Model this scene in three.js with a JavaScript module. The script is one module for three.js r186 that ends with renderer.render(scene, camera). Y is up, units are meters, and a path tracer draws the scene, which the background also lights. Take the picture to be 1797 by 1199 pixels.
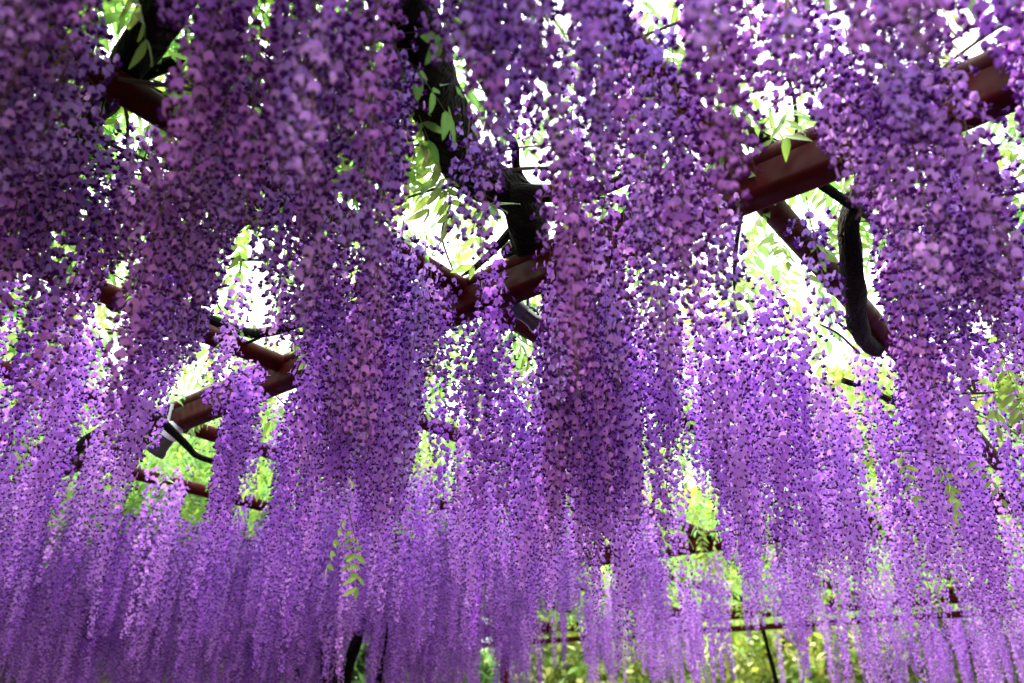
import * as THREE from 'three';
import { mergeGeometries } from 'three/addons/utils/BufferGeometryUtils.js';
import { ImprovedNoise } from 'three/addons/math/ImprovedNoise.js';

// ------------------------------------------------------------------ camera, sky, sun, exposure
const scene = new THREE.Scene();
const EYE = new THREE.Vector3(0, 1.5, 0);
const camera = new THREE.PerspectiveCamera(46.37, 1797 / 1199, 0.05, 600);
camera.position.copy(EYE);
camera.rotation.order = 'YXZ';
camera.rotation.set(THREE.MathUtils.degToRad(26.5), 0, THREE.MathUtils.degToRad(1.5));
camera.focus = 2.5;
camera.userData.fStop = 2.3;
camera.updateMatrixWorld(true);

const renderer = new THREE.WebGLRenderer({ antialias: true });
renderer.setSize(1024, 683);
renderer.toneMapping = THREE.LinearToneMapping;
renderer.toneMappingExposure = 6.7;
renderer.shadowMap.enabled = true;

const SUN_DIR = new THREE.Vector3(-0.35, 0.86, -0.42).normalize();
{ // a bright, thinly overcast spring sky: white, a little brighter overhead and round the veiled sun
  const W = 256, H = 128, d = new Float32Array(W * H * 4);
  for (let j = 0; j < H; j++) for (let i = 0; i < W; i++) {
    const el = ((j + 0.5) / H - 0.5) * Math.PI, az = ((i + 0.5) / W - 0.5) * 2 * Math.PI;
    const x = Math.cos(az) * Math.cos(el), y = Math.sin(el), z = Math.sin(az) * Math.cos(el);
    const c = Math.max(0, x * SUN_DIR.x + y * SUN_DIR.y + z * SUN_DIR.z);
    const l = (0.24 + 0.8 * Math.max(0, y)) + 0.3 * Math.pow(c, 8);
    const k = (j * W + i) * 4;
    d[k] = l * 0.98; d[k + 1] = l; d[k + 2] = l * 1.03; d[k + 3] = 1;
  }
  const t = new THREE.DataTexture(d, W, H, THREE.RGBAFormat, THREE.FloatType);
  t.mapping = THREE.EquirectangularReflectionMapping; t.needsUpdate = true;
  scene.background = t; scene.environment = t;
}
const sun = new THREE.DirectionalLight(0xfff1dc, 2.6);
sun.position.copy(SUN_DIR).multiplyScalar(30);
sun.castShadow = true; sun.shadow.radius = 14;
sun.shadow.mapSize.set(2048, 2048);
Object.assign(sun.shadow.camera, { left: -22, right: 22, top: 22, bottom: -22, near: 1, far: 80 });
scene.add(sun, sun.target);

// ------------------------------------------------------------------ helpers
function rng(seed) { let a = seed >>> 0; return () => { a = (a + 0x6d2b79f5) | 0; let t = Math.imul(a ^ (a >>> 15), 1 | a); t = (t + Math.imul(t ^ (t >>> 7), 61 | t)) ^ t; return ((t ^ (t >>> 14)) >>> 0) / 4294967296; }; }
const R = rng(20240417);
const noise = new ImprovedNoise();
const { clamp, lerp, smoothstep } = THREE.MathUtils;
const V = (x, y, z) => new THREE.Vector3(x, y, z);
const used = new Map();
function numbered(n) { const k = used.get(n) ?? 0; used.set(n, k + 1); return k ? `${n}_${String(k).padStart(3, '0')}` : n; }
function tag(o, label, category, group, kind) {
  o.userData = { label, category };
  if (group) o.userData.group = group;
  if (kind) o.userData.kind = kind;
  return o;
}
function mesh(name, geo, mat, parent) {
  const m = new THREE.Mesh(geo, mat); m.name = parent === scene ? numbered(name) : name;
  m.castShadow = m.receiveShadow = true; parent.add(m); return m;
}
function base(name, pos = [0, 0, 0]) { const g = new THREE.Group(); g.name = numbered(name); g.position.set(...pos); scene.add(g); return g; }
function instanced(name, geo, mat, mats, parent, colors) {
  const m = new THREE.InstancedMesh(geo, mat, mats.length); m.name = parent === scene ? numbered(name) : name;
  mats.forEach((k, i) => { m.setMatrixAt(i, k); if (colors) m.setColorAt(i, colors[i]); });
  m.castShadow = m.receiveShadow = true; parent.add(m); return m;
}
const inv = camera.matrixWorld.clone().invert(), F = 1400;
function seen(p) { const c = p.clone().applyMatrix4(inv); return { x: 898.5 + F * c.x / -c.z, y: 599.5 - F * c.y / -c.z, d: -c.z }; }
function on(px, py, h) { // the point of the level h metres above the ground that lies in that direction
  const d = V((px - 898.5) / F, (599.5 - py) / F, -1).transformDirection(camera.matrixWorld);
  return EYE.clone().addScaledVector(d, (h - EYE.y) / d.y);
}
function coloured(geo, fn) { // vertex colours from a function of the position and index
  const p = geo.attributes.position, c = new Float32Array(p.count * 3);
  for (let i = 0; i < p.count; i++) { const k = fn(p.getX(i), p.getY(i), p.getZ(i), i); c[3 * i] = k[0]; c[3 * i + 1] = k[1]; c[3 * i + 2] = k[2]; }
  geo.setAttribute('color', new THREE.BufferAttribute(c, 3)); return geo;
}
function texture(W, H, fn, srgb) {
  const d = new Uint8Array(W * H * 4);
  for (let j = 0; j < H; j++) for (let i = 0; i < W; i++) { const c = fn(i / W, j / H), k = 4 * (j * W + i); for (let q = 0; q < 3; q++) d[k + q] = clamp(c[q], 0, 1) * 255; d[k + 3] = 255; }
  const t = new THREE.DataTexture(d, W, H); t.wrapS = t.wrapT = THREE.RepeatWrapping; t.magFilter = t.minFilter = THREE.LinearFilter;
  if (srgb) t.colorSpace = THREE.SRGBColorSpace; t.needsUpdate = true; return t;
}
const tile = (u, v, f, s) => { // noise that repeats without a seam
  const a = u * Math.PI * 2, b = v * Math.PI * 2, r = f / 6.283;
  return noise.noise(Math.cos(a) * r + s, Math.sin(a) * r + Math.cos(b) * r * 1.01, Math.sin(b) * r + s * 0.7);
};

// ------------------------------------------------------------------ materials
const barkH = (u, v) => { const w = tile(u, v, 6, 3) * 0.12; return 0.5 + 0.32 * Math.sin((u + w) * 6.283 * 7 + tile(u, v, 9, 5) * 3) * (0.6 + tile(u, v, 5, 8)) + 0.35 * tile(u, v, 40, 1); };
const barkBump = texture(256, 256, (u, v) => { const h = barkH(u, v); return [h, h, h]; });
const barkMap = texture(256, 256, (u, v) => { const h = barkH(u, v), m = smoothstep(tile(u, v, 8, 21), 0.08, 0.4); return [lerp(0.02 + h * 0.1, 0.11, m), lerp(0.015 + h * 0.08, 0.11, m), lerp(0.012 + h * 0.06, 0.05, m)]; }, true);
const bark = new THREE.MeshPhysicalMaterial({ map: barkMap, bumpMap: barkBump, bumpScale: 0.012, roughness: 0.95, specularIntensity: 0.3, color: new THREE.Color().setRGB(0.5, 0.48, 0.46) });
const treeBark = new THREE.MeshStandardMaterial({ map: barkMap, bumpMap: barkBump, bumpScale: 0.02, roughness: 0.95, color: 0xcfc4b4 });
const twigMat = new THREE.MeshStandardMaterial({ color: new THREE.Color().setRGB(0.06, 0.045, 0.028), roughness: 0.9 });
const paintMap = texture(256, 256, (u, v) => {
  const chip = 0.7 * smoothstep(tile(u, v, 22, 4) + 0.5 * tile(u, v, 60, 9), 0.5, 0.58), blot = tile(u, v, 7, 13);
  return [lerp(0.27 + 0.07 * blot, 0.17, chip), lerp(0.012 + 0.01 * blot, 0.05, chip), lerp(0.014 + 0.01 * blot, 0.045, chip)];
}, true);
const paintRough = texture(128, 128, (u, v) => { const h = 0.62 + 0.3 * tile(u, v, 14, 2); return [h, h, h]; });
const redPaint = new THREE.MeshPhysicalMaterial({ map: paintMap, roughnessMap: paintRough, roughness: 1, bumpMap: paintRough, bumpScale: 0.0015, specularIntensity: 0.2, color: new THREE.Color().setRGB(0.62, 0.6, 0.6) });
const petal = (r, g, b) => new THREE.MeshPhysicalMaterial({ vertexColors: true, color: new THREE.Color().setRGB(r, g, b), roughness: 1, transmission: 0.34, thickness: 0, side: THREE.DoubleSide, specularIntensity: 0.4 });
const petals = [petal(1, 1, 1), petal(1.0, 0.76, 0.95), petal(0.82, 0.92, 1.02)];
const leafMat = new THREE.MeshPhysicalMaterial({ vertexColors: true, roughness: 1, transmission: 0.58, thickness: 0, side: THREE.DoubleSide });
const stemMat = new THREE.MeshStandardMaterial({ color: new THREE.Color().setRGB(0.14, 0.085, 0.045), roughness: 0.85 });

// ------------------------------------------------------------------ ground
{
  const gm = texture(512, 512, (u, v) => { const n = tile(u, v, 8, 1) * 0.5 + tile(u, v, 40, 2) * 0.5, g = smoothstep(tile(u, v, 12, 7), 0.1, 0.3); return [lerp(0.38 + n * 0.2, 0.25, g), lerp(0.34 + n * 0.18, 0.3, g), lerp(0.28 + n * 0.16, 0.17, g)]; }, true);
  const geo = new THREE.PlaneGeometry(500, 500, 60, 60); geo.rotateX(-Math.PI / 2);
  const p = geo.attributes.position, uv = geo.attributes.uv;
  for (let i = 0; i < p.count; i++) { const x = p.getX(i), z = p.getZ(i), far = smoothstep(Math.hypot(x, z), 15, 60); p.setY(i, far * noise.noise(x * 0.02, 3, z * 0.02) * 2); uv.setXY(i, x / 4, z / 4); }
  geo.computeVertexNormals();
  const g = mesh('ground', geo, new THREE.MeshStandardMaterial({ map: gm, roughness: 0.95 }), scene);
  tag(g, 'packed pale earth under the flowering arbour', 'ground', null, 'structure');
}

// ------------------------------------------------------------------ pergola: long beams of a flat web with a round pipe on top, pipes across, posts
const AX = V(0.762, 0, 0.648), BX = V(0.648, 0, -0.762); // along the long beams, along the cross pipes
const plan = (a, n, y) => V(0, y, 0).addScaledVector(AX, a).addScaledVector(BX, n);
function along(geo, a, b) { // a shape built along z, its up in y, laid from a to b
  const m = new THREE.Matrix4().lookAt(a, b, V(0, 1, 0)); m.setPosition(a.clone().add(b).multiplyScalar(0.5)); return geo.applyMatrix4(m);
}
function pipeGeo(a, b, r) {
  const L = a.distanceTo(b), g = new THREE.CylinderGeometry(r, r, L, 22, 1); g.rotateX(Math.PI / 2);
  const uv = g.attributes.uv; for (let i = 0; i < uv.count; i++) uv.setXY(i, uv.getX(i) * r * 6.28 * 2, uv.getY(i) * L * 2);
  return along(g, a, b);
}
function webGeo(a, b, w, h) {
  const L = a.distanceTo(b), s = new THREE.Shape(), c = Math.min(w, h) * 0.28;
  s.moveTo(-w / 2 + c, -h / 2); s.lineTo(w / 2 - c, -h / 2); s.absarc(w / 2 - c, -h / 2 + c, c, -Math.PI / 2, 0); s.lineTo(w / 2, h / 2); s.lineTo(-w / 2, h / 2); s.lineTo(-w / 2, -h / 2 + c); s.absarc(-w / 2 + c, -h / 2 + c, c, Math.PI, Math.PI * 1.5);
  const g = new THREE.ExtrudeGeometry(s, { depth: L, bevelEnabled: false }); g.translate(0, 0, -L / 2);
  const uv = g.attributes.uv, p = g.attributes.position; for (let i = 0; i < uv.count; i++) uv.setXY(i, p.getZ(i) * 2, (p.getY(i) + p.getX(i)) * 2);
  return along(g, a, b);
}
{
  const t = base('pergola');
  tag(t, 'dark red painted pergola of round pipes and flat beams carrying the wisteria', 'pergola');
  for (const [n, a0, a1] of [[-1.9, -7, 6], [1.64, -7.5, 4], [5.25, -9, 6], [8.5, -9, 8]]) {
    mesh('beam', webGeo(plan(a0, n, 2.762), plan(a1, n, 2.762), 0.08, 0.088), redPaint, t);
    mesh('pipe', pipeGeo(plan(a0, n, 2.836), plan(a1, n, 2.836), 0.037), redPaint, t);
    if (n > 8) mesh('rail', webGeo(plan(a0, n, 2.62), plan(a1, n, 2.62), 0.05, 0.055), redPaint, t);
    for (const a of n < 3 ? [-5.6, 3.6] : [-7.2, 2.6]) {
      const q = plan(a, n, 0), g = new THREE.CylinderGeometry(0.06, 0.065, 2.7, 20); g.translate(q.x, 1.35, q.z);
      mesh('post', g, redPaint, t);
    }
  }
  for (let k = -8; k <= 6; k++) mesh('cross_pipe', pipeGeo(plan(-0.62 + k * 0.98, -2.6, 2.82), plan(-0.62 + k * 0.98, 9.3, 2.82), 0.037), redPaint, t);
}

// ------------------------------------------------------------------ vines: trunks, limbs and twigs
function limbGeo(pts, r0, r1, sides = 12, rough = 0.12, seed = 1) {
  const c = new THREE.CatmullRomCurve3(pts), L = c.getLength(), n = Math.max(6, Math.min(60, Math.round(L / 0.035)));
  const fr = c.computeFrenetFrames(n), pos = [], uv = [], idx = [];
  for (let i = 0; i <= n; i++) {
    const t = i / n, p = c.getPointAt(t), r = lerp(r0, r1, t);
    for (let j = 0; j <= sides; j++) {
      const a = (j % sides) / sides * Math.PI * 2, k = (r * (1 + rough * (noise.noise(Math.cos(a) * 1.3 + seed, Math.sin(a) * 1.3, t * L * 7) + 0.9 * noise.noise(seed * 3.1, t * L * 5, 2)) + (r > 0.012 ? r * 0.13 * Math.sin(3 * a + t * L * 11 + seed) : 0)));
      const q = p.clone().addScaledVector(fr.normals[i], Math.cos(a) * k).addScaledVector(fr.binormals[i], Math.sin(a) * k);
      pos.push(q.x, q.y, q.z); uv.push(j / sides, t * L * 3);
    }
  }
  for (let i = 0; i < n; i++) for (let j = 0; j < sides; j++) { const a = i * (sides + 1) + j, b = a + sides + 1; idx.push(a, b, a + 1, b, b + 1, a + 1); }
  for (const [row, flip] of [[0, 0], [n, 1]]) { const o = pos.length / 3, p = c.getPointAt(row / n); pos.push(p.x, p.y, p.z); uv.push(0.5, 0); for (let j = 0; j < sides; j++) { const a = row * (sides + 1) + j; flip ? idx.push(o, a, a + 1) : idx.push(o, a + 1, a); } }
  const g = new THREE.BufferGeometry(); g.setAttribute('position', new THREE.Float32BufferAttribute(pos, 3)); g.setAttribute('uv', new THREE.Float32BufferAttribute(uv, 2)); g.setIndex(idx); g.computeVertexNormals(); return g;
}
const H = 2.9;
{
  const A = base('wisteria_vine');
  tag(A, 'dark thick wisteria vine crossing the pergola at the upper left', 'vine');
  mesh('trunk', limbGeo([V(-3.1, 0, 0.3), V(-2.9, 0.9, 0.1), V(-2.75, 1.9, -0.2), V(-2.2, 2.75, -0.5), V(-1.5, 2.96, -0.75), on(330, -60, H)], 0.09, 0.055, 14, 0.25, 2), bark, A);
  mesh('branch', limbGeo([on(345, -90, H), on(285, 20, H), on(250, 75, H), on(215, 130, H), on(150, 210, H + 0.05), on(60, 330, H)], 0.05, 0.03, 12, 0.25, 4), bark, A);
  mesh('branch', limbGeo([on(215, 145, H), on(265, 122, H + 0.02), on(320, 105, H + 0.05), on(420, 60, H + 0.08)], 0.02, 0.012, 8, 0.2, 5), bark, A);
  mesh('branch', limbGeo([on(200, 530, H), on(310, 470, H), on(385, 420, H), on(430, 378, H), on(540, 350, H + 0.03)], 0.04, 0.026, 10, 0.25, 6), bark, A);
  mesh('branch', limbGeo([on(330, 545, H), on(430, 583, 2.86), on(480, 580, 2.84), on(525, 565, 2.87), on(640, 500, 2.95)], 0.018, 0.024, 10, 0.2, 7), bark, A);
  mesh('branch', limbGeo([on(275, 730, 2.62), on(305, 760, 2.6), on(330, 785, 2.58), on(345, 800, 2.57), on(382, 812, 2.57), on(430, 822, 2.57)], 0.018, 0.012, 8, 0.2, 8), bark, A);
  mesh('branch', limbGeo([on(110, 815, 2.72), on(165, 765, 2.7), on(230, 735, 2.74)], 0.022, 0.03, 8, 0.25, 9), bark, A);
  const B = base('wisteria_vine');
  tag(B, 'black gnarled wisteria vine twisting down the middle with a cut stub', 'vine');
  mesh('trunk', limbGeo([V(-0.7, 0, 0.9), V(-0.62, 1.0, 0.8), V(-0.75, 2.0, 0.5), V(-0.55, 2.8, -0.1), V(-0.4, 2.98, -0.6), on(700, -40, H)], 0.09, 0.06, 14, 0.25, 12), bark, B);
  mesh('branch', limbGeo([on(690, -60, H), on(725, 40, H), on(745, 130, H), on(775, 200, H), on(808, 275, H), on(850, 315, H), on(905, 345, H), on(925, 390, 2.9), on(925, 455, 2.88)], 0.062, 0.056, 14, 0.3, 14), bark, B);
  mesh('branch', limbGeo([on(895, 336, H - 0.03), on(950, 339, H - 0.03), on(1040, 335, H), on(1130, 300, H)], 0.026, 0.02, 10, 0.15, 15), bark, B);
  mesh('branch', limbGeo([on(935, 345, H), on(908, 300, H + 0.05), on(902, 250, H + 0.06), on(870, 215, H + 0.08)], 0.016, 0.008, 8, 0.2, 16), bark, B);
  mesh('branch', limbGeo([on(905, 395, H), on(880, 425, H), on(842, 462, H), on(790, 505, H)], 0.014, 0.01, 8, 0.2, 17), bark, B);
  mesh('branch', limbGeo([on(800, 40, H + 0.1), on(820, 85, H + 0.1), on(835, 112, H + 0.1), on(880, 200, H + 0.15)], 0.018, 0.014, 8, 0.2, 18), bark, B);
  mesh('branch', limbGeo([on(1090, -60, H + 0.1), on(1075, 20, H + 0.1), on(1068, 120, H + 0.1), on(1040, 240, H + 0.12)], 0.02, 0.012, 8, 0.2, 19), bark, B);
  mesh('knot', new THREE.IcosahedronGeometry(0.045, 3).applyMatrix4(new THREE.Matrix4().makeScale(1, 0.8, 1)).translate(...on(903, 442, 2.9).toArray()), bark, B);
  const C = base('wisteria_vine');
  tag(C, 'black smooth wisteria vine bending down beside the red beam at the right', 'vine');
  mesh('trunk', limbGeo([V(3.0, 0, -0.1), V(2.85, 1.2, -0.2), V(2.6, 2.3, -0.4), V(2.1, 2.93, -0.7), on(1760, 160, H)], 0.08, 0.05, 14, 0.2, 22), bark, C);
  mesh('branch', limbGeo([on(1790, 120, H), on(1660, 200, H + 0.02), on(1570, 275, H), on(1512, 340, 2.84), on(1490, 400, 2.74), on(1494, 450, 2.7), on(1499, 520, 2.68), on(1506, 572, 2.7), on(1516, 596, 2.73), on(1540, 615, 2.78)], 0.034, 0.026, 14, 0.3, 24), bark, C);
  mesh('branch', limbGeo([on(1270, 215, H), on(1322, 240, H), on(1370, 263, H), on(1445, 260, H), on(1530, 262, H + 0.03)], 0.026, 0.016, 10, 0.35, 25), bark, C);
  mesh('branch', limbGeo([on(1362, 258, H), on(1378, 285, H), on(1395, 325, H)], 0.022, 0.014, 8, 0.3, 26), bark, C);
  mesh('branch', limbGeo([on(1425, 312, 2.84), on(1465, 340, 2.8), on(1490, 358, 2.78), on(1530, 385, 2.8)], 0.012, 0.01, 6, 0.2, 27), bark, C);
  mesh('branch', limbGeo([on(1480, 668, 2.74), on(1530, 685, 2.73), on(1560, 702, 2.74), on(1620, 725, 2.78)], 0.012, 0.014, 6, 0.2, 28), bark, C);
  mesh('twig', limbGeo([on(1508, 585, 2.69), on(1475, 570, 2.66), on(1462, 545, 2.64), on(1445, 555, 2.62)], 0.006, 0.003, 5, 0.2, 29), twigMat, C);
  mesh('twig', limbGeo([on(1508, 620, 2.72), on(1470, 585, 2.68), on(1440, 570, 2.66)], 0.005, 0.003, 5, 0.2, 30), twigMat, C);
  mesh('twig', limbGeo([on(1700, 640, 2.6), on(1712, 690, 2.6), on(1690, 660, 2.55), on(1685, 620, 2.58)], 0.006, 0.004, 5, 0.2, 31), twigMat, C);
  mesh('twig', limbGeo([on(1650, 690, 2.62), on(1720, 690, 2.6), on(1790, 685, 2.6)], 0.006, 0.004, 5, 0.2, 32), twigMat, C);
  const tr = rng(4711);
  for (let i = 0; i < 110; i++) { // a net of thin shoots lying over the pipes
    const z = -0.4 - 5.2 * tr() * tr(), p = V((tr() * 2 - 1) * (0.75 - z * 0.66), 2.86 + 0.1 * tr(), z), d = tr() * 6.283, pts = [p.clone()], n = 4 + Math.floor(tr() * 4), st = 0.13 + 0.1 * tr(); let a = d;
    for (let k = 0; k < n; k++) { a += (tr() - 0.5) * 1.3; p.add(V(Math.cos(a) * st, (tr() - 0.5) * 0.09, Math.sin(a) * st)); p.y = clamp(p.y, 2.8, 3.15); pts.push(p.clone()); }
    const r0 = lerp(0.004, 0.013, tr() * tr()); mesh('twig', limbGeo(pts, r0, r0 * 0.4, 5, 0.25, 60 + i), r0 > 0.008 ? bark : twigMat, p.x < -0.7 ? A : p.x < 0.7 ? B : C);
  }
  for (const [x, z, px, s] of [[-1.45, -7.2, 0, 0], [2.95, -9.2, 1, 1]]) {
    const D = base('wisteria_vine');
    tag(D, s ? 'thin dark far vine stem below the low red rail at the right' : 'far clump of dark wisteria stems rising below the purple curtain', 'vine');
    const stems = s ? [[0, 0, 0.035, 0.1, -0.25]] : [[-0.25, 0, 0.06, 0.02, 0.1], [0.02, 0.05, 0.1, 0.08, 0.2], [0.15, 0, 0.07, -0.06, 0.25], [0.42, -0.1, 0.06, 0.12, 0.3]];
    stems.forEach(([dx, dz, r, b, e], i) => mesh('trunk', limbGeo([V(x + dx * 0.5, 0, z + dz), V(x + dx, 0.8, z + dz), V(x + dx + b, 1.5, z + dz), V(x + dx - b * 0.3, 2.1, z + dz), V(x + dx + e, 2.9, z + dz + 0.3)], r, r * 0.6, 10, 0.3, 40 + i), bark, D));
    if (s) mesh('twig', limbGeo([V(x + 0.05, 1.75, z), V(x + 0.2, 2.0, z), V(x + 0.3, 2.3, z)], 0.014, 0.007, 6, 0.2, 50), bark, D);
  }
}

// ------------------------------------------------------------------ spotlights clamped to the long beam
function spotlight(label, at, aim, white) {
  const t = base('spotlight', at.toArray()); t.scale.setScalar(white ? 1.1 : 0.7); tag(t, label, 'spotlight');
  const dark = new THREE.MeshPhysicalMaterial({ color: 0x0b0b10, roughness: 0.28, clearcoat: 0.6 }), pale = new THREE.MeshStandardMaterial({ color: white ? 0xb9bcc4 : 0x3a3b40, roughness: 0.45 });
  const q = new THREE.Quaternion().setFromUnitVectors(V(0, 1, 0), aim.clone().normalize());
  const can = new THREE.LatheGeometry([[0.001, -0.06], [0.026, -0.058], [0.032, -0.05], [0.034, 0.03], [0.041, 0.045], [0.041, 0.062], [0.037, 0.062], [0.036, 0.048]].map(([x, y]) => new THREE.Vector2(x, y)), 28).applyQuaternion(q);
  const cap = new THREE.LatheGeometry([[0.001, -0.085], [0.022, -0.083], [0.037, -0.07], [0.0385, -0.02], [0.036, -0.02], [0.035, -0.055]].map(([x, y]) => new THREE.Vector2(x, y)), 28).applyQuaternion(q);
  mesh('body', can, dark, t); mesh('cap', cap, pale, t);
  mesh('lens', new THREE.SphereGeometry(0.0365, 24, 8, 0, Math.PI * 2, 0, 0.6).scale(1, 0.35, 1).translate(0, 0.041, 0).applyQuaternion(q), new THREE.MeshPhysicalMaterial({ color: 0x11131c, roughness: 0.08, clearcoat: 1 }), t);
  mesh('bracket', new THREE.TorusGeometry(0.05, 0.005, 8, 20, Math.PI), pale, t);
  mesh('clamp', new THREE.CylinderGeometry(0.008, 0.008, 0.12, 10).translate(0, 0.1, 0), pale, t);
}
spotlight('small black spotlight under the red beam at the centre', on(926, 556, 2.7), V(0.8, -0.55, -0.25));
spotlight('small spotlight with pale cap under the red beam at the left', on(288, 774, 2.66), V(-0.5, -0.75, -0.2), true);

// ------------------------------------------------------------------ wisteria florets and racemes
const LAV = [0.69, 0.40, 0.98], LAV2 = [0.36, 0.05, 0.76], DEEP = [0.105, 0.003, 0.20], DEEP2 = [0.05, 0.0015, 0.10], EYEC = [0.92, 0.74, 0.55], PED = [0.20, 0.10, 0.09];
const mix3 = (a, b, t) => [lerp(a[0], b[0], t), lerp(a[1], b[1], t), lerp(a[2], b[2], t)];
function floretGeo(seed, fine, openness) { // rachis at the origin, the stalk along +z, the standard petal up in +y, keel and wings forward
  const r = rng(seed), parts = [], len = lerp(0.016, 0.024, r()), tone = r(), lav = mix3(LAV, LAV2, tone * 0.8), mid = mix3(LAV2, lav, 0.55), deep = mix3(DEEP, DEEP2, r());
  const add = (pos, idx, col) => { const g = new THREE.BufferGeometry(); g.setAttribute('position', new THREE.Float32BufferAttribute(pos.flat(), 3)); g.setAttribute('color', new THREE.Float32BufferAttribute(col.flat(), 3)); g.setIndex(idx); g.computeVertexNormals(); parts.push(g); };
  const sag = 0.004; // the stalk droops a little
  { const s = 3, pos = [], col = [], idx = []; for (const [z, w, y] of [[0, 0.0009, 0], [len * 0.85, 0.0008, -sag * 0.6], [len, 0.0026, -sag]]) for (let j = 0; j < s; j++) { const a = j / s * 6.283; pos.push([Math.cos(a) * w, y + Math.sin(a) * w, z]); col.push(z > len * 0.9 ? [0.14, 0.05, 0.12] : PED); }
    for (let i = fine ? 0 : 1; i < 2; i++) for (let j = 0; j < s; j++) { const a = i * s + j, b = i * s + (j + 1) % s; idx.push(a, b, a + s, b, b + s, a + s); } add(pos, idx, col); }
  if (openness > 0) { // standard petal: broad, reflexed, often notched
    const w = 0.0118 * lerp(0.85, 1.12, r()) * lerp(0.7, 1, openness), h = 0.0215 * lerp(0.9, 1.1, r()), back = lerp(0.3, 1.0, r()) * openness, fold = lerp(0.1, 0.6, r()), tw = (r() - 0.5) * 0.5;
    const nu = fine ? 4 : 2, rows = fine ? [0, 0.2, 0.5, 0.8, 1] : [0, 0.45, 1], prof = fine ? [0.28, 0.8, 1, 0.82, 0.42] : [0.4, 1.05, 0.5], pos = [], col = [], idx = [];
    rows.forEach((v, i) => { for (let j = 0; j <= nu; j++) { const u = j / nu * 2 - 1, notch = v === 1 ? -0.0015 * (1 - Math.abs(u)) + 0.001 : 0;
      pos.push([w * prof[i] * u + tw * 0.006 * v, h * v - 0.003 - sag + notch - 0.0025 * u * u * v, len + 0.004 - 0.015 * back * v * v - 0.009 * fold * u * u - 0.0022 * (1 - Math.abs(u)) * v + 0.0016 * Math.sin(u * 5 + tw * 9) * v]);
      const e = clamp(1 - Math.hypot(u * 1.1, (v - 0.28) * 3.2), 0, 1); const rim = clamp(Math.max(Math.abs(u), v * 1.05) * 1.5 - 0.5, 0, 1); col.push(mix3(mix3(mid, lav, fine ? rim : 0.7), EYEC, fine ? e * 0.85 : e * 0.4)); } });
    for (let i = 0; i < rows.length - 1; i++) for (let j = 0; j < nu; j++) { const a = i * (nu + 1) + j, b = a + nu + 1; idx.push(a, a + 1, b, a + 1, b + 1, b); }
    add(pos, idx, col);
  }
  if (openness > 0 && fine) for (const sd of [-1, 1]) { // the two wing petals beside the keel
    const pos = [], col = [], idx = [], sp = lerp(0.2, 0.75, r()), wl = 0.0125 * lerp(0.85, 1.1, r());
    [[0, 0.25], [0.45, 1], [0.85, 0.8], [1, 0.3]].forEach(([t, k]) => { for (const q of [-1, 1]) { pos.push([sd * (0.0022 + sp * 0.006 * Math.sin(t * 2.6) + (q > 0 ? 0.001 : 0)), -sag + 0.003 * q * k - 0.001 + 0.002 * t, len + t * wl]); col.push(mix3(deep, LAV2, 0.05 + 0.2 * t)); } });
    for (let i = 0; i < 3; i++) { const a = i * 2; idx.push(a, a + 1, a + 2, a + 1, a + 3, a + 2); } add(pos, idx, col);
  }
  { // keel
    const s = fine ? 5 : 4, st = fine ? [[0, 0.35], [0.45, 1], [1, 0.2]] : [[0, 0.4], [0.5, 1.05], [1, 0.1]], kl = openness > 0 ? 0.012 : 0.015, kw = openness > 0 ? 0.0036 : 0.0034, kh = openness > 0 ? 0.0055 : 0.0045, pos = [], col = [], idx = [];
    st.forEach(([t, k]) => { for (let j = 0; j < s; j++) { const a = j / s * 6.283; pos.push([Math.cos(a) * kw * k, Math.sin(a) * kh * k - sag - 0.001 + (openness > 0 ? 0.004 * t * t : 0), len + t * kl]); col.push(mix3(deep, openness > 0 ? mix3(LAV2, deep, 0.6) : deep, j === 1 ? 0.5 : 0)); } });
    for (let i = 0; i < st.length - 1; i++) for (let j = 0; j < s; j++) { const a = i * s + j, b = i * s + (j + 1) % s; idx.push(a, b, a + s, b, b + s, a + s); }
    add(pos, idx, col);
  }
  return mergeGeometries(parts);
}
const OPEN = [11, 12, 13, 14, 15, 16, 17].map((s, i) => floretGeo(s, true, 0.75 + 0.25 * (i % 2)));
const HALF = [21, 22].map((s) => floretGeo(s, true, 0.35));
const BUD = [31, 32].map((s) => floretGeo(s, true, 0));
const OPEN_F = [11, 12, 13, 14].map((s) => floretGeo(s, false, 1)), BUD_F = [31, 32].map((s) => floretGeo(s, false, 0));

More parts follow.
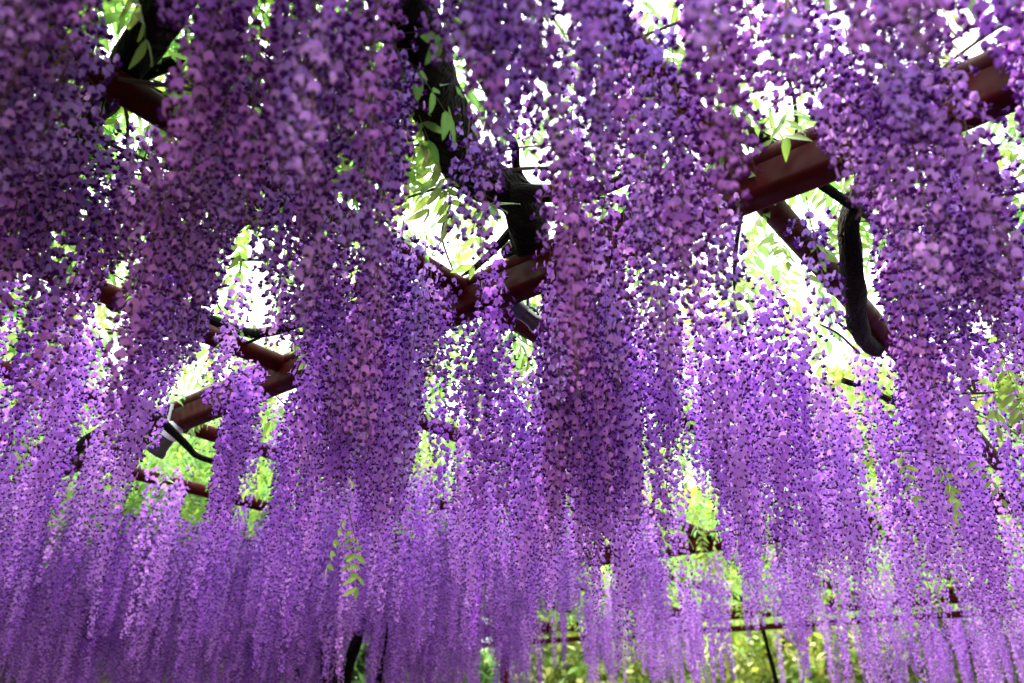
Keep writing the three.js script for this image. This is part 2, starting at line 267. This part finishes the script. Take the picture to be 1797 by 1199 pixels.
function racemePlan(seed, L, thick, gap) { // where the florets of one raceme sit: it hangs down from the origin
  const r = rng(seed), bend = (r() - 0.5) * 0.09 * L, bendZ = (r() - 0.5) * 0.09 * L, list = [], bare = 0.03 + r() * 0.05;
  const axis = (t) => V(bend * t * t, -t * L, bendZ * t * t);
  const n = Math.round((L - bare) / gap), tip = 0.74 + r() * 0.14;
  for (let i = 0; i < n; i++) {
    const t = bare / L + (1 - bare / L) * (i + r() * 0.7) / n, a = i * 2.4 + (r() - 0.5) * 1.1, p = axis(t);
    const grow = lerp(1.12, 0.8, t) * lerp(0.85, 1.15, r()), droop = lerp(-0.15, -0.75, t) + (r() - 0.5) * 0.9;
    const out = V(Math.cos(a), droop, Math.sin(a)).normalize();
    const up = V(0, 1, 0).addScaledVector(V(r() - 0.5, r() - 0.5, r() - 0.5), 1.1); up.addScaledVector(out, -up.dot(out)).normalize();
    const side = up.clone().cross(out).normalize();
    const k = t > tip + 0.1 ? 'bud' : t > tip ? 'half' : 'open', s = grow * (k === 'bud' ? lerp(0.9, 0.5, (t - tip) / (1 - tip)) : k === 'half' ? 0.85 : 1);
    // flowers on longer stalks stand further out near the top
    const reach = thick * lerp(0.35, 1.0, r()) * (k === 'open' ? lerp(1.15, 0.4, t) : 0.25);
    const at = p.clone().addScaledVector(out, reach);
    const m = new THREE.Matrix4().makeBasis(side.multiplyScalar(s), up.clone().multiplyScalar(s), out.clone().multiplyScalar(s)); m.setPosition(at);
    list.push({ m, k, pick: r(), from: p, to: at, t });
  }
  return { list, axis, L };
}
function stemGeo(plan, sides, stalks) {
  const g = [limbThin([0, 0.2, 0.4, 0.6, 0.8, 1].map(plan.axis), 0.0017, 0.0007, sides)];
  if (stalks) for (const f of plan.list) if (f.from.distanceTo(f.to) > 0.008) g.push(limbThin([f.from, f.from.clone().lerp(f.to, 0.5).add(V(0, 0.003, 0)), f.to], 0.0009, 0.0008, 3));
  return mergeGeometries(g);
}
function limbThin(pts, r0, r1, s) {
  const pos = [], idx = [], n = pts.length;
  pts.forEach((p, i) => { const d = pts[Math.min(n - 1, i + 1)].clone().sub(pts[Math.max(0, i - 1)]).normalize(), u = Math.abs(d.y) > 0.9 ? V(1, 0, 0) : V(0, 1, 0), a = u.cross(d).normalize(), b = d.clone().cross(a), r = lerp(r0, r1, i / (n - 1)); for (let j = 0; j < s; j++) { const q = p.clone().addScaledVector(a, Math.cos(j / s * 6.283) * r).addScaledVector(b, Math.sin(j / s * 6.283) * r); pos.push(q.x, q.y, q.z); } });
  for (let i = 0; i < n - 1; i++) for (let j = 0; j < s; j++) { const a = i * s + j, b = i * s + (j + 1) % s; idx.push(a, b, a + s, b, b + s, a + s); }
  const g = new THREE.BufferGeometry(); g.setAttribute('position', new THREE.Float32BufferAttribute(pos, 3)); g.setIndex(idx); g.computeVertexNormals(); return g;
}
const floretOf = (f) => (f.k === 'open' ? OPEN[Math.floor(f.pick * OPEN.length)] : f.k === 'half' ? HALF[Math.floor(f.pick * 2)] : BUD[Math.floor(f.pick * 2)]);
// near templates: each floret a part of its own
function nearTemplate(seed, L, mat) {
  const p = racemePlan(seed, L, 0.033, 0.0062), g = new THREE.Group();
  const st = new THREE.Mesh(stemGeo(p, 5, true), stemMat); st.name = 'stem'; g.add(st);
  p.list.forEach((f) => { const m = new THREE.Mesh(floretOf(f), mat); m.name = f.k === 'bud' ? 'bud' : 'floret'; f.m.decompose(m.position, m.quaternion, m.scale); g.add(m); });
  g.traverse((o) => { o.castShadow = o.receiveShadow = true; });
  return { g, L, tone: petals.indexOf(mat) };
}
// middle templates: the florets joined
function midTemplate(seed, L, mat) {
  const p = racemePlan(seed, L, 0.033, 0.0062), g = new THREE.Group();
  const st = new THREE.Mesh(stemGeo(p, 4, false), stemMat); st.name = 'stem'; g.add(st);
  const fl = new THREE.Mesh(mergeGeometries(p.list.map((f) => floretOf(f).clone().applyMatrix4(f.m))), mat); fl.name = 'florets'; fl.userData.kind = 'stuff'; g.add(fl);
  g.traverse((o) => { o.castShadow = o.receiveShadow = true; });
  return { g, L, tone: petals.indexOf(mat) };
}
function farGeo(seed, L) {
  const p = racemePlan(seed, L, 0.031, 0.0058);
  return mergeGeometries(p.list.map((f) => (f.k === 'bud' ? BUD_F[Math.floor(f.pick * 2)] : OPEN_F[Math.floor(f.pick * 4)]).clone().applyMatrix4(f.m)));
}
const LENGTHS = [0.3, 0.38, 0.46, 0.55, 0.66, 0.8];
const NEAR = LENGTHS.flatMap((L, i) => [nearTemplate(100 + i, L, petals[i % 3]), nearTemplate(120 + i, L * 1.05, petals[(i + 1) % 3])]), MID = LENGTHS.flatMap((L, i) => [midTemplate(200 + i, L, petals[i % 3]), midTemplate(230 + i, L * 1.06, petals[(i + 1) % 3])]);
const FAR = [0.5, 0.68, 0.9, 1.2].map((L, i) => ({ geo: farGeo(300 + i, L), L }));

// openings between the racemes through which the photographer sees sky, leaves, beam and vines: direction, half widths, how clear
const OPENINGS = [
  [460, 470, 60, 46, 0.9], [775, 325, 34, 42, 0.97], [826, 400, 44, 36, 0.92], [930, 290, 18, 40, 1], [918, 400, 28, 52, 0.95], [1378, 222, 46, 30, 0.97], [1400, 325, 80, 55, 1], [1480, 375, 18, 30, 0.9],
  [1482, 470, 14, 115, 1], [1470, 605, 16, 32, 0.9], [1510, 700, 34, 44, 0.7], [1240, 500, 10, 60, 0.7], [275, 110, 42, 60, 1], [250, 60, 40, 70, 0.95], [352, 655, 18, 12, 0.85], [348, 755, 36, 32, 0.95], [345, 708, 44, 28, 1], [494, 655, 24, 30, 1], [605, 950, 36, 66, 0.95, 3.4],
  [205, 525, 26, 22, 0.97], [355, 850, 16, 40, 0.95], [440, 875, 26, 36, 0.95], [1200, 880, 42, 40, 0.9], [1230, 890, 16, 50, 0.95], [1340, 1160, 55, 48, 0.95], [760, 190, 26, 50, 0.6], [800, 225, 30, 62, 0.95], [880, 110, 100, 80, 0.12],
  [1690, 90, 80, 70, 0.3], [1745, 680, 46, 76, 0.95], [1720, 205, 36, 30, 0.85], [30, 680, 40, 120, 0.6], [985, 1120, 42, 36, 0.8], [755, 730, 14, 60, 0.9], [880, 505, 20, 30, 0.6, 2.8], [922, 556, 22, 24, 1], [300, 780, 30, 24, 1], [625, 1172, 34, 32, 0.85], [480, 580, 36, 14, 0.9],
  [1480, 1070, 26, 18, 0.9], [1680, 1050, 30, 16, 0.8], [1060, 980, 30, 14, 0.9], [1620, 1150, 60, 50, 0.4], [1760, 320, 40, 80, 0.5], [420, 160, 40, 60, 0.15], [1120, 1150, 40, 40, 0.4], [1450, 1160, 50, 40, 0.5], [860, 1180, 22, 14, 0.9], [250, 155, 32, 30, 1], [380, 1185, 20, 14, 0.6], [175, 1188, 24, 12, 0.9],
];
function blocked(top, L) {
  let worst = 0;
  for (let i = 0; i <= 7; i++) {
    const p = top.clone(); p.y -= 0.04 + (L - 0.04) * i / 7; const s = seen(p); if (s.d < 0.1) continue;
    const rad = F * (i === 7 ? 0.015 : 0.04) / s.d;
    for (const [x, y, a, b, k, upto] of OPENINGS) { if (upto && s.d > upto) continue; const q = Math.hypot((s.x - x) / (a + rad * 0.8), (s.y - y) / (b + rad * 0.5)); if (q < 1 && k > worst) worst = k; }
  }
  return worst;
}
const LENGTHEN = [[1020, 760, 160, 200, 1.35], [330, 1000, 420, 200, 1.25], [1600, 900, 250, 250, 1.25], [1480, 300, 200, 160, 0.8], [520, 480, 160, 120, 0.75], [650, 620, 130, 120, 1.15]];
const spots = [];
const THICKETS = [[1690, 520, 130, 290], [1120, 110, 80, 110], [1700, 820, 130, 150], [650, 640, 130, 160], [955, 120, 90, 120], [1370, 80, 70, 70], [940, 560, 60, 60], [1425, 470, 36, 60], [1690, 230, 60, 60], [870, 470, 60, 50], [250, 580, 90, 70], [1370, 130, 60, 50], [930, 190, 50, 60], [520, 500, 60, 80], [1200, 470, 60, 80], [1535, 640, 45, 70], [800, 470, 60, 40]]; // where they hang thickest
// racemes
function scatter(n0, n1, perM2, seed, only) {
  const r = rng(seed), xmax = Math.max(n1 * 0.74 + 0.9, n0 < 0 ? 2.6 : 0), count = Math.round((n1 - n0) * 2 * xmax * perM2);
  for (let i = 0; i < count; i++) {
    const z = -(n0 + (n1 - n0) * r()), x = (r() * 2 - 1) * xmax, y = 2.66 + 0.3 * r() + 0.06 * noise.noise(x * 2, 1, z * 2), lr = r(), roll = r(), turn = r() * 6.283, tl = (r() - 0.5) * 0.1, tl2 = (r() - 0.5) * 0.1, pk = r();
    if (Math.abs(x) > Math.max(0, -z) * 0.72 + (n0 < 0 ? 2.6 : 0.9) || (z > -0.4 && x > -0.5)) continue; // the arbour is open behind the viewer on the right
    const deepest = x < -0.3 && z > -2.0 && z < 0; const clump = noise.noise(x * 2.3 + 5, 0.3, z * 2.3) + 0.6 * noise.noise(x * 6 + 5, 4.3, z * 6); if (only && !only.some(([px, py, a, b]) => Math.hypot((seen(V(x, y - 0.25, z)).x - px) / a, (seen(V(x, y - 0.25, z)).y - py) / b) < 1)) continue;
    if (!deepest && !only && clump < (z < -1.7 ? -0.17 : -0.3) && pk < (z < -1.7 ? 0.92 : 0.4)) continue; // racemes hang in bunches
    let L = z > -1.8 ? lerp(0.28, 0.64, lr) : lerp(0.34, 0.74, lr); const s = seen(V(x, y - L * 0.5, z));
    for (const [px, py, a, b, k] of LENGTHEN) { const q = Math.hypot((s.x - px) / a, (s.y - py) / b); if (q < 1) L *= lerp(1, k, Math.min(1, 2 - 2 * q)); }
    if (-z > 3.4) L *= lerp(1, 1.6, smoothstep(-z, 3.4, 7)) * (x > 0.8 ? 0.65 + 0.4 * pk : 1);
    if (x > 1.2 && z < -4.2 && pk < 0.55) continue;
    L = clamp(L, 0.26, 1.4);
    const top = V(x, y, z); if (top.distanceTo(EYE) < 1.2) continue;
    if (roll < blocked(top, L)) { if (roll < blocked(top, L * 0.72)) { if (L * 0.5 < 0.24 || roll < blocked(top, L * 0.5)) continue; L *= 0.5; } else L *= 0.72; } // those that would close an opening are shorter or missing
    spots.push({ top, L, turn, tl, tl2, pk, s, dist: V(x, y - L * 0.6, z).distanceTo(EYE) });
  }
}
scatter(-2.5, 0.6, 45, 70); scatter(0.6, 1.7, 165, 71); scatter(1.7, 3.2, 98, 72); scatter(0.9, 3.4, 92, 75, THICKETS); scatter(3.2, 5.5, 54, 73); scatter(5.5, 9.8, 40, 74); scatter(4.4, 9.8, 26, 76, [[300, 1000, 560, 260]]);
for (const [px, py, h, L, pk] of [[858, 205, 2.8, 0.42, 0.3], [1415, 345, 2.74, 0.42, 0.5], [440, 612, 2.74, 0.42, 0.7]]) { const top = on(px, py, h); spots.push({ top, L, turn: px, tl: 0, tl2: 0, pk, own: px, s: seen(top.clone().setY(top.y - L / 2)), dist: top.distanceTo(EYE) - 0.2 }); }
{ // the dense dark bunch below the centre
  const r = rng(909);
  for (let i = 0; i < 46; i++) { const a = r() * 6.283, q = Math.sqrt(r()) * 0.33, c = on(1015, 545, 2.76), top = V(c.x + Math.cos(a) * q * 1.15, 2.72 + r() * 0.12, c.z + Math.sin(a) * q * 0.9), L = lerp(0.62, 0.88, r()); if (r() < blocked(top, L)) continue; spots.push({ top, L, turn: r() * 6.283, tl: (r() - 0.5) * 0.06, tl2: (r() - 0.5) * 0.06, pk: r(), pink: true, s: seen(top.clone().setY(top.y - L / 2)), dist: top.clone().setY(top.y - L * 0.6).distanceTo(EYE) }); }
}
spots.sort((a, b) => a.dist - b.dist);
const inFrame = (k) => { const t = seen(k.top.clone().setY(k.top.y - k.L)), u = seen(k.top); return t.d > 0.2 && Math.max(t.x, u.x) > -30 && Math.min(t.x, u.x) < 1827 && t.y > 30 && u.y < 1190; };
const near = [], rest = [];
for (const k of spots) (near.length < 298 && (k.own || inFrame(k)) ? near : rest).push(k);

const OWN = { 858: 'purple flower raceme hanging by itself before the black gnarled vine in the middle', 1415: 'lavender flower raceme hanging below the red beam, left of the black bent vine', 440: 'violet flower raceme hanging where two red pipes meet at the left' };
function place(k) { // where the raceme hangs, by what can be found there
  const { x, y } = k.s;
  if (x < 220 && y < 330) return 'dark upper left mass';
  if (x < 450 && y < 330) return "mass under dark branch";
  if (x < 450 && y < 620) return "mass above left pipe";
  if (x < 450) return "beam's left end fringe";
  if (x < 760 && y < 330) return "gnarled vine's left bunch";
  if (x < 820 && y < 620) return "bunch between bright gaps";
  if (x < 820) return "curtain below the beam";
  if (x < 1000 && y < 330) return "gnarled vine's right bunch";
  if (x < 1240 && y < 330) return 'top centre bunch';
  if (x < 1240 && y < 620) return "beam's middle bunch";
  if (x < 1240) return "dark central bunch";
  if (x < 1480 && y < 330) return "bare beam bunch";
  if (y < 330) return 'upper right corner bunch';
  if (x < 1480) return "bent vine's left curtain";
  if (y < 650) return "bent vine's right curtain";
  return 'lower right fringe';
}
const ROW = {}; { const by = {}; near.forEach((k) => (by[place(k)] ??= []).push(k.dist)); for (const g in by) ROW[g] = by[g].sort((a, b) => a - b)[by[g].length >> 1]; }
const ORDER = ['first', 'second', 'third', 'fourth', 'fifth', 'sixth', 'seventh', 'eighth', 'ninth', 'tenth'], COUNT = ['', 'only', 'two', 'three', 'four', 'five', 'six', 'seven', 'eight', 'nine', 'ten'], alike = {};
function hang(k, set) {
  let best = set[0], err = 9; set.forEach((t) => { const e = (k.pink && t.tone !== 1 ? 5 : 0) + Math.abs(t.L - k.L) + 0.12 * ((k.pk * 7919 * t.L) % 1); if (e < err) { err = e; best = t; } });
  const o = best.g.clone(); o.name = numbered('wisteria_raceme'); scene.add(o);
  o.position.copy(k.top); o.rotation.set(k.tl, k.turn, k.tl2); o.scale.set(1, k.L / best.L, 1).multiplyScalar(1); o.scale.y = clamp(o.scale.y, 0.88, 1.2);
  if (k.own) return tag(o, OWN[k.own], 'flower raceme', 'near racemes');
  const where = place(k), size = k.L < 0.46 ? 'short' : k.L < 0.62 ? 'medium' : 'long', tone = ['violet', 'pinkish', 'bluish'][best.tone], row = k.dist < ROW[where] ? 'front' : 'back';
  tag(o, '', 'flower raceme', 'near racemes'); (alike[`${size} ${tone}|${row} of the ${where}`] ??= []).push([k.s.x, o]);
}
const NEAR_FLORETS = 120;
near.forEach((k, i) => hang(k, i < NEAR_FLORETS ? NEAR : MID));
for (const key in alike) { // those of one length and tint in one row are told apart from left to right
  const l = alike[key].sort((a, b) => a[0] - b[0]), [look, where] = key.split('|');
  l.forEach(([, o], i) => { o.userData.label = l.length < 2 ? `only ${look} purple raceme at the ${where}` : `${l.length === 2 ? ['left', 'right'][i] : ORDER[i] + ' from left'} of ${COUNT[l.length] ?? 'many'} ${look} racemes, ${where}`; });
}
{
  const t = base('distant_wisteria_racemes'); tag(t, 'countless small purple wisteria racemes hanging in far rows under the pergola', 'flower racemes', null, 'stuff');
  FAR.forEach((f, i) => {
    const mats = [], cols = [];
    rest.forEach((k) => { let b = 0, e = 9; FAR.forEach((q, j) => { const d = Math.abs(q.L - k.L) + 0.14 * ((k.pk * 997 * (j + 1)) % 1); if (d < e) { e = d; b = j; } }); if (b !== i) return;
      mats.push(new THREE.Matrix4().compose(k.top, new THREE.Quaternion().setFromEuler(new THREE.Euler(k.tl, k.turn, k.tl2)), V(1, clamp(k.L / f.L, 0.8, 1.2), 1)));
      const deep = Math.pow((k.pk * 53) % 1, k.top.x < 0.3 ? 0.8 : 1.7); cols.push(new THREE.Color().setRGB(lerp(1.02, 0.62, deep), lerp(1.02, 0.4, deep) * lerp(0.92, 1, k.pk), lerp(1.02, 0.8, deep))); });
    instanced('racemes', f.geo, petals[0], mats, t, cols);
  });
}

// ------------------------------------------------------------------ wisteria leaves
function leafletGeo(L, W, seed) { // a lance-shaped blade folded along its midrib, drooping to the tip
  const r = rng(seed), rows = [0, 0.18, 0.42, 0.68, 0.88, 1], w = [0.12, 0.8, 1, 0.72, 0.32, 0.02], pos = [], idx = [], col = [], t = r(), wave = (r() - 0.5) * 0.006;
  rows.forEach((v, i) => { for (const u of [-1, 0, 1]) { pos.push(u * w[i] * W / 2, -0.10 * L * v * v * (0.4 + t) + Math.abs(u) * 0.12 * W * w[i] + wave * u * v, v * L); col.push(...(u ? [lerp(0.15, 0.27, t), lerp(0.34, 0.44, t), 0.04] : [0.28, 0.46, 0.09])); } });
  for (let i = 0; i < rows.length - 1; i++) for (let j = 0; j < 2; j++) { const a = i * 3 + j, b = a + 3; idx.push(a, b, a + 1, b, b + 1, a + 1); }
  const g = new THREE.BufferGeometry(); g.setAttribute('position', new THREE.Float32BufferAttribute(pos, 3)); g.setAttribute('color', new THREE.Float32BufferAttribute(col, 3)); g.setIndex(idx); g.computeVertexNormals(); return g;
}
const LEAFLETS = [[0.062, 0.023, 1], [0.07, 0.025, 2], [0.055, 0.022, 3], [0.075, 0.022, 4]].map((a) => leafletGeo(...a));
function pinnate(seed, n) { // places of the leaflets along a rachis that starts at the origin and runs along z
  const r = rng(seed), L = 0.17 + n * 0.008, list = [], ax = (t) => V((seed % 3 - 1) * 0.02 * t * t, -0.07 * t * t, t * L);
  for (let i = 0; i < n; i++) { const t = 0.18 + 0.82 * Math.floor(i / 2 + 0.5) / ((n - 1) / 2 + 0.01) * 0.98, end = i === n - 1, s = i % 2 ? 1 : -1, q = new THREE.Quaternion().setFromEuler(new THREE.Euler(0.25 + r() * 0.5, end ? 0 : s * (0.95 + r() * 0.3), (r() - 0.5) * 0.6, 'YXZ')); list.push({ m: new THREE.Matrix4().compose(ax(Math.min(1, t)), q, V(1, 1, 1).multiplyScalar(lerp(0.75, 1.1, r()))), g: Math.floor(r() * 4) }); }
  return { list, ax };
}
const PINN = [1, 2, 3, 4].map((s) => { const p = pinnate(s, 11 + 2 * (s % 2)); return mergeGeometries([...p.list.map((f) => LEAFLETS[f.g].clone().applyMatrix4(f.m)), coloured(limbThin([0, 0.35, 0.7, 1].map(p.ax), 0.0015, 0.0007, 3), () => [0.2, 0.28, 0.06])]); });
// openings kept white: no leaves of the roof there
const WHITE = [[450, 470, 50, 44], [775, 325, 34, 40], [340, 650, 40, 20], [870, 110, 30, 40]];
{
  const t = base('wisteria_foliage'); tag(t, 'yellow green wisteria leaves spread over the pergola against the sky', 'foliage', null, 'stuff');
  const r = rng(555), sets = PINN.map(() => []), cols = PINN.map(() => []);
  for (let i = 0; i < 36600; i++) {
    const thick = i > 20600 && i < 30600, high = i > 30600, back = i > 22600 && !high, z = back ? -4.9 - 5.2 * r() : thick ? 0.6 - 2.6 * r() : 4.5 - 14.5 * r(), x = back ? 0.6 - 7.6 * r() : thick ? -0.25 - 2.4 * r() : (r() * 2 - 1) * 7.5, y = (thick ? 3.08 : high ? 3.25 : 2.9) + 0.55 * r() * r() + 0.1 * noise.noise(x, 7, z), w = noise.noise(x * 0.9 + 9, 2, z * 0.9), a = r(), b = r(), c = r(), d = r(), e = r();
    const dense = x < -0.25 && z > -2.1; if (!dense && !high && !(thick && z < -4) && w < -0.05 && a < 0.85) continue; if (z > -0.6 && x > -0.8) continue;
    const s = seen(V(x, y, z)); if (y < 3.15 && s.d > 0.1 && Math.hypot((s.x - 255) / 150, (s.y - 70) / 190) < 1) continue; if (s.d > 0.1 && a < 0.9 && WHITE.some(([px, py, p, q]) => Math.hypot((s.x - px) / (p + 60 / s.d), (s.y - py) / (q + 60 / s.d)) < 1)) continue;
    const k = Math.floor(b * PINN.length);
    sets[k].push(new THREE.Matrix4().compose(V(x, y, z), new THREE.Quaternion().setFromEuler(new THREE.Euler(0.1 + c * 0.9, d * 6.283, (e - 0.5) * 0.8, 'YXZ')), V(1, 1, 1).multiplyScalar(lerp(0.75, 1.15, e))));
    cols[k].push(new THREE.Color().setRGB(lerp(0.65, 1.15, c * c), lerp(0.8, 1.05, d), lerp(0.7, 1.4, e)));
  }
  PINN.forEach((g, i) => instanced('leaves', g, leafMat, sets[i], t, cols[i]));
}
function shoot(label, from, dir, leaves, seed, size = 1) { // a shoot whose leaflets can be told apart
  const t = base('leafy_shoot', from.toArray()); tag(t, label, 'leafy shoot', 'young wisteria shoots');
  const r = rng(seed), up = V(0, 1, 0);
  mesh('stem', limbThin([V(0, 0, 0), dir.clone().multiplyScalar(0.5), dir], 0.003, 0.0015, 5), stemMat, t);
  for (let i = 0; i < leaves; i++) {
    const p = pinnate(seed + i, 9 + 2 * (i % 2)), at = dir.clone().multiplyScalar((i + 0.6) / leaves);
    const q = new THREE.Quaternion().setFromEuler(new THREE.Euler(0.7 + r() * 0.6, seed + i * 2.2 + r(), 0, 'YXZ')), M = new THREE.Matrix4().compose(at, q, V(1, 1, 1).multiplyScalar(size * lerp(0.8, 1.05, r())));
    mesh('leaf_stalk', limbThin([0, 0.35, 0.7, 1].map(p.ax), 0.0013, 0.0007, 3).applyMatrix4(M), stemMat, t);
    for (const f of p.list) { const m = mesh('leaflet', LEAFLETS[f.g], leafMat, t); M.clone().multiply(f.m).decompose(m.position, m.quaternion, m.scale); }
  }
}
shoot('hanging green shoot with drooping leaves below the left red beam', on(610, 885, 2.35), V(0.06, -0.16, 0.05), 3, 61, 0.9);
shoot('olive green shoot among lilac racemes at the lower right', on(1560, 790, 2.42), V(0.28, -0.03, 0.05), 4, 62, 0.8);
shoot('bright green leaves at the upper left corner', on(80, -10, 2.7), V(0.03, -0.03, 0.02), 3, 63, 0.5);
shoot('pale lime leaves in the bright gap above the mossy branch', on(1400, 150, 3.05), V(-0.08, -0.05, -0.05), 3, 64, 0.9);
shoot('vivid green leaves hanging at the right edge below the racemes', on(1745, 600, 2.66), V(0.08, -0.05, -0.08), 5, 66, 1.0);

// ------------------------------------------------------------------ trees and shrubs beyond the pergola
const leafCluster = (seed, n, s) => { const r = rng(seed); return mergeGeometries(Array.from({ length: n }, () => { const g = new THREE.BufferGeometry(), w = s * lerp(0.35, 0.55, r()), l = s * lerp(0.8, 1.2, r()); g.setAttribute('position', new THREE.Float32BufferAttribute([0, 0, 0, -w / 2, 0.02 * s, l * 0.5, w / 2, 0.02 * s, l * 0.5, 0, -0.12 * s, l], 3)); g.setIndex([0, 1, 2, 1, 3, 2]); g.computeVertexNormals(); return g.applyMatrix4(new THREE.Matrix4().compose(V((r() - 0.5) * s * 1.8, (r() - 0.5) * s * 1.4, (r() - 0.5) * s * 1.8), new THREE.Quaternion().setFromEuler(new THREE.Euler(r() * 1.4 - 0.3, r() * 6.28, r() - 0.5, 'YXZ')), V(1, 1, 1))); })); };
const CLUSTER = [leafCluster(1, 12, 0.1), leafCluster(2, 12, 0.13)];
const crownMat = (r, g, b) => new THREE.MeshPhysicalMaterial({ color: new THREE.Color().setRGB(r, g, b), roughness: 1, transmission: 0.45, thickness: 0, side: THREE.DoubleSide });
const LIME = crownMat(0.34, 0.45, 0.07), GREEN = crownMat(0.14, 0.31, 0.04), DARK = crownMat(0.035, 0.11, 0.03);
function tree(name, label, cat, x, z, h, rad, mat, seed, density = 1, low = 0.3) {
  const t = base(name, [x, 0, z]), r = rng(seed); tag(t, label, cat, cat === 'tree' ? 'trees beyond the pergola' : 'shrubs beyond the pergola');
  const g = [limbGeo([V(0, 0, 0), V(0.1 * (r() - 0.5), h * 0.25, 0), V(0.3 * (r() - 0.5), h * 0.55, 0.2 * (r() - 0.5)), V(0.2 * (r() - 0.5), h * 0.88, 0)], 0.018 * h + 0.03, 0.015, 10, 0.2, seed)];
  const lobes = [];
  for (let i = 0; i < 11; i++) { const a = i * 2.4 + r(), el = lerp(low, 0.95, (i + r()) / 11), q = rad * lerp(0.75, 0.2, Math.max(0, (el - 0.5) * 2)) * lerp(0.6, 1, r()); const e = V(Math.cos(a) * q, h * el, Math.sin(a) * q); lobes.push([e, rad * lerp(0.32, 0.55, r())]); g.push(limbGeo([V(0, h * el * 0.6, 0), e.clone().multiplyScalar(0.55).setY(h * el * 0.82), e], 0.008 * h, 0.008, 6, 0.15, seed + i)); }
  mesh('trunk', mergeGeometries(g), treeBark, t);
  const mats = [], cols = [];
  for (const [c, q] of lobes) { const n = Math.round(130 * q * q * density * 2.2); for (let i = 0; i < n; i++) { const d = V(r() - 0.5, r() - 0.5, r() - 0.5).normalize().multiplyScalar(q * Math.cbrt(lerp(0.25, 1, r()))); d.y *= 0.75; const p = c.clone().add(d); if (noise.noise(p.x * 1.6 + seed, p.y * 1.6, p.z * 1.6) < -0.22) continue; mats.push(new THREE.Matrix4().compose(p, new THREE.Quaternion().setFromEuler(new THREE.Euler(r() - 0.5, r() * 6.28, r() - 0.5)), V(1, 1, 1).multiplyScalar(lerp(0.9, 1.8, r())))); cols.push(new THREE.Color().setRGB(lerp(0.75, 1.2, r()), lerp(0.8, 1.1, r()), 1)); } }
  instanced('crown', CLUSTER[seed % 2], mat, mats, t, cols).userData.kind = 'stuff';
}
tree('broadleaf_tree', 'pale lime tree behind the right end of the low red rail', 'tree', 5.4, -14, 4.6, 2.4, LIME, 11);
tree('broadleaf_tree', 'yellow green bushy tree at the bottom behind the thin dark stem', 'tree', 4.1, -12.6, 3.4, 1.7, LIME, 12, 1.2, 0.2);
tree('broadleaf_tree', 'lime tree glimpsed between the far purple curtains at the bottom centre', 'tree', 1.2, -14.5, 4.4, 2.2, LIME, 13);
tree('broadleaf_tree', 'mid green tree glimpsed through the narrow gaps below the left beam', 'tree', -4.6, -12.5, 6.2, 2.6, GREEN, 14);
tree('broadleaf_tree', 'green tree showing in specks at the left edge', 'tree', -8.6, -11, 7.4, 2.8, GREEN, 15);
tree('broadleaf_tree', 'vivid green tree behind the curtain at the right edge', 'tree', 8.2, -9.5, 6.6, 2.6, GREEN, 16);
tree('broadleaf_tree', 'tall pale green tree in the gap right of the black bent vine', 'tree', 6.6, -13, 7.6, 2.5, LIME, 17, 0.8);
tree('broadleaf_tree', 'pale green tree behind the white gap under the left beam', 'tree', -7.2, -17, 6.6, 2.6, LIME, 18, 0.8);
tree('broadleaf_tree', 'far lime tree behind the gap right of the dense dark bunch', 'tree', 3.4, -18, 6.8, 2.8, LIME, 19);
tree('green_shrub', 'deep green shrub at the bottom right below the yellow tree', 'shrub', 3.9, -11.6, 1.9, 0.8, DARK, 21, 1.6, 0.15);
tree('green_shrub', 'green shrub at the bottom between the last purple fringes', 'shrub', 5.7, -12.2, 2.9, 1.2, LIME, 22, 1.6, 0.15);
tree('green_shrub', 'pale green shrub at the bottom edge left of the dark stems', 'shrub', -4.2, -11.2, 2.3, 1.2, LIME, 24, 1.4, 0.15);

tree('broadleaf_tree', 'leafy tree left of the viewer, outside the picture', 'tree', -7.5, 4.5, 7, 3.6, GREEN, 32, 0.7);
tree('broadleaf_tree', 'bushy tree behind the purple curtain at the lower left', 'tree', -2.6, -13.2, 3.6, 2.6, GREEN, 33, 1.1, 0.12);
tree('broadleaf_tree', 'bushy tree behind the curtain at the far lower left', 'tree', -8.2, -12.6, 3.8, 3.0, GREEN, 36, 1.1, 0.12);
tree('broadleaf_tree', 'leafy tree far left of the pergola, outside the picture', 'tree', -10.5, -4, 7, 3.4, GREEN, 34, 0.7);

renderer.render(scene, camera);
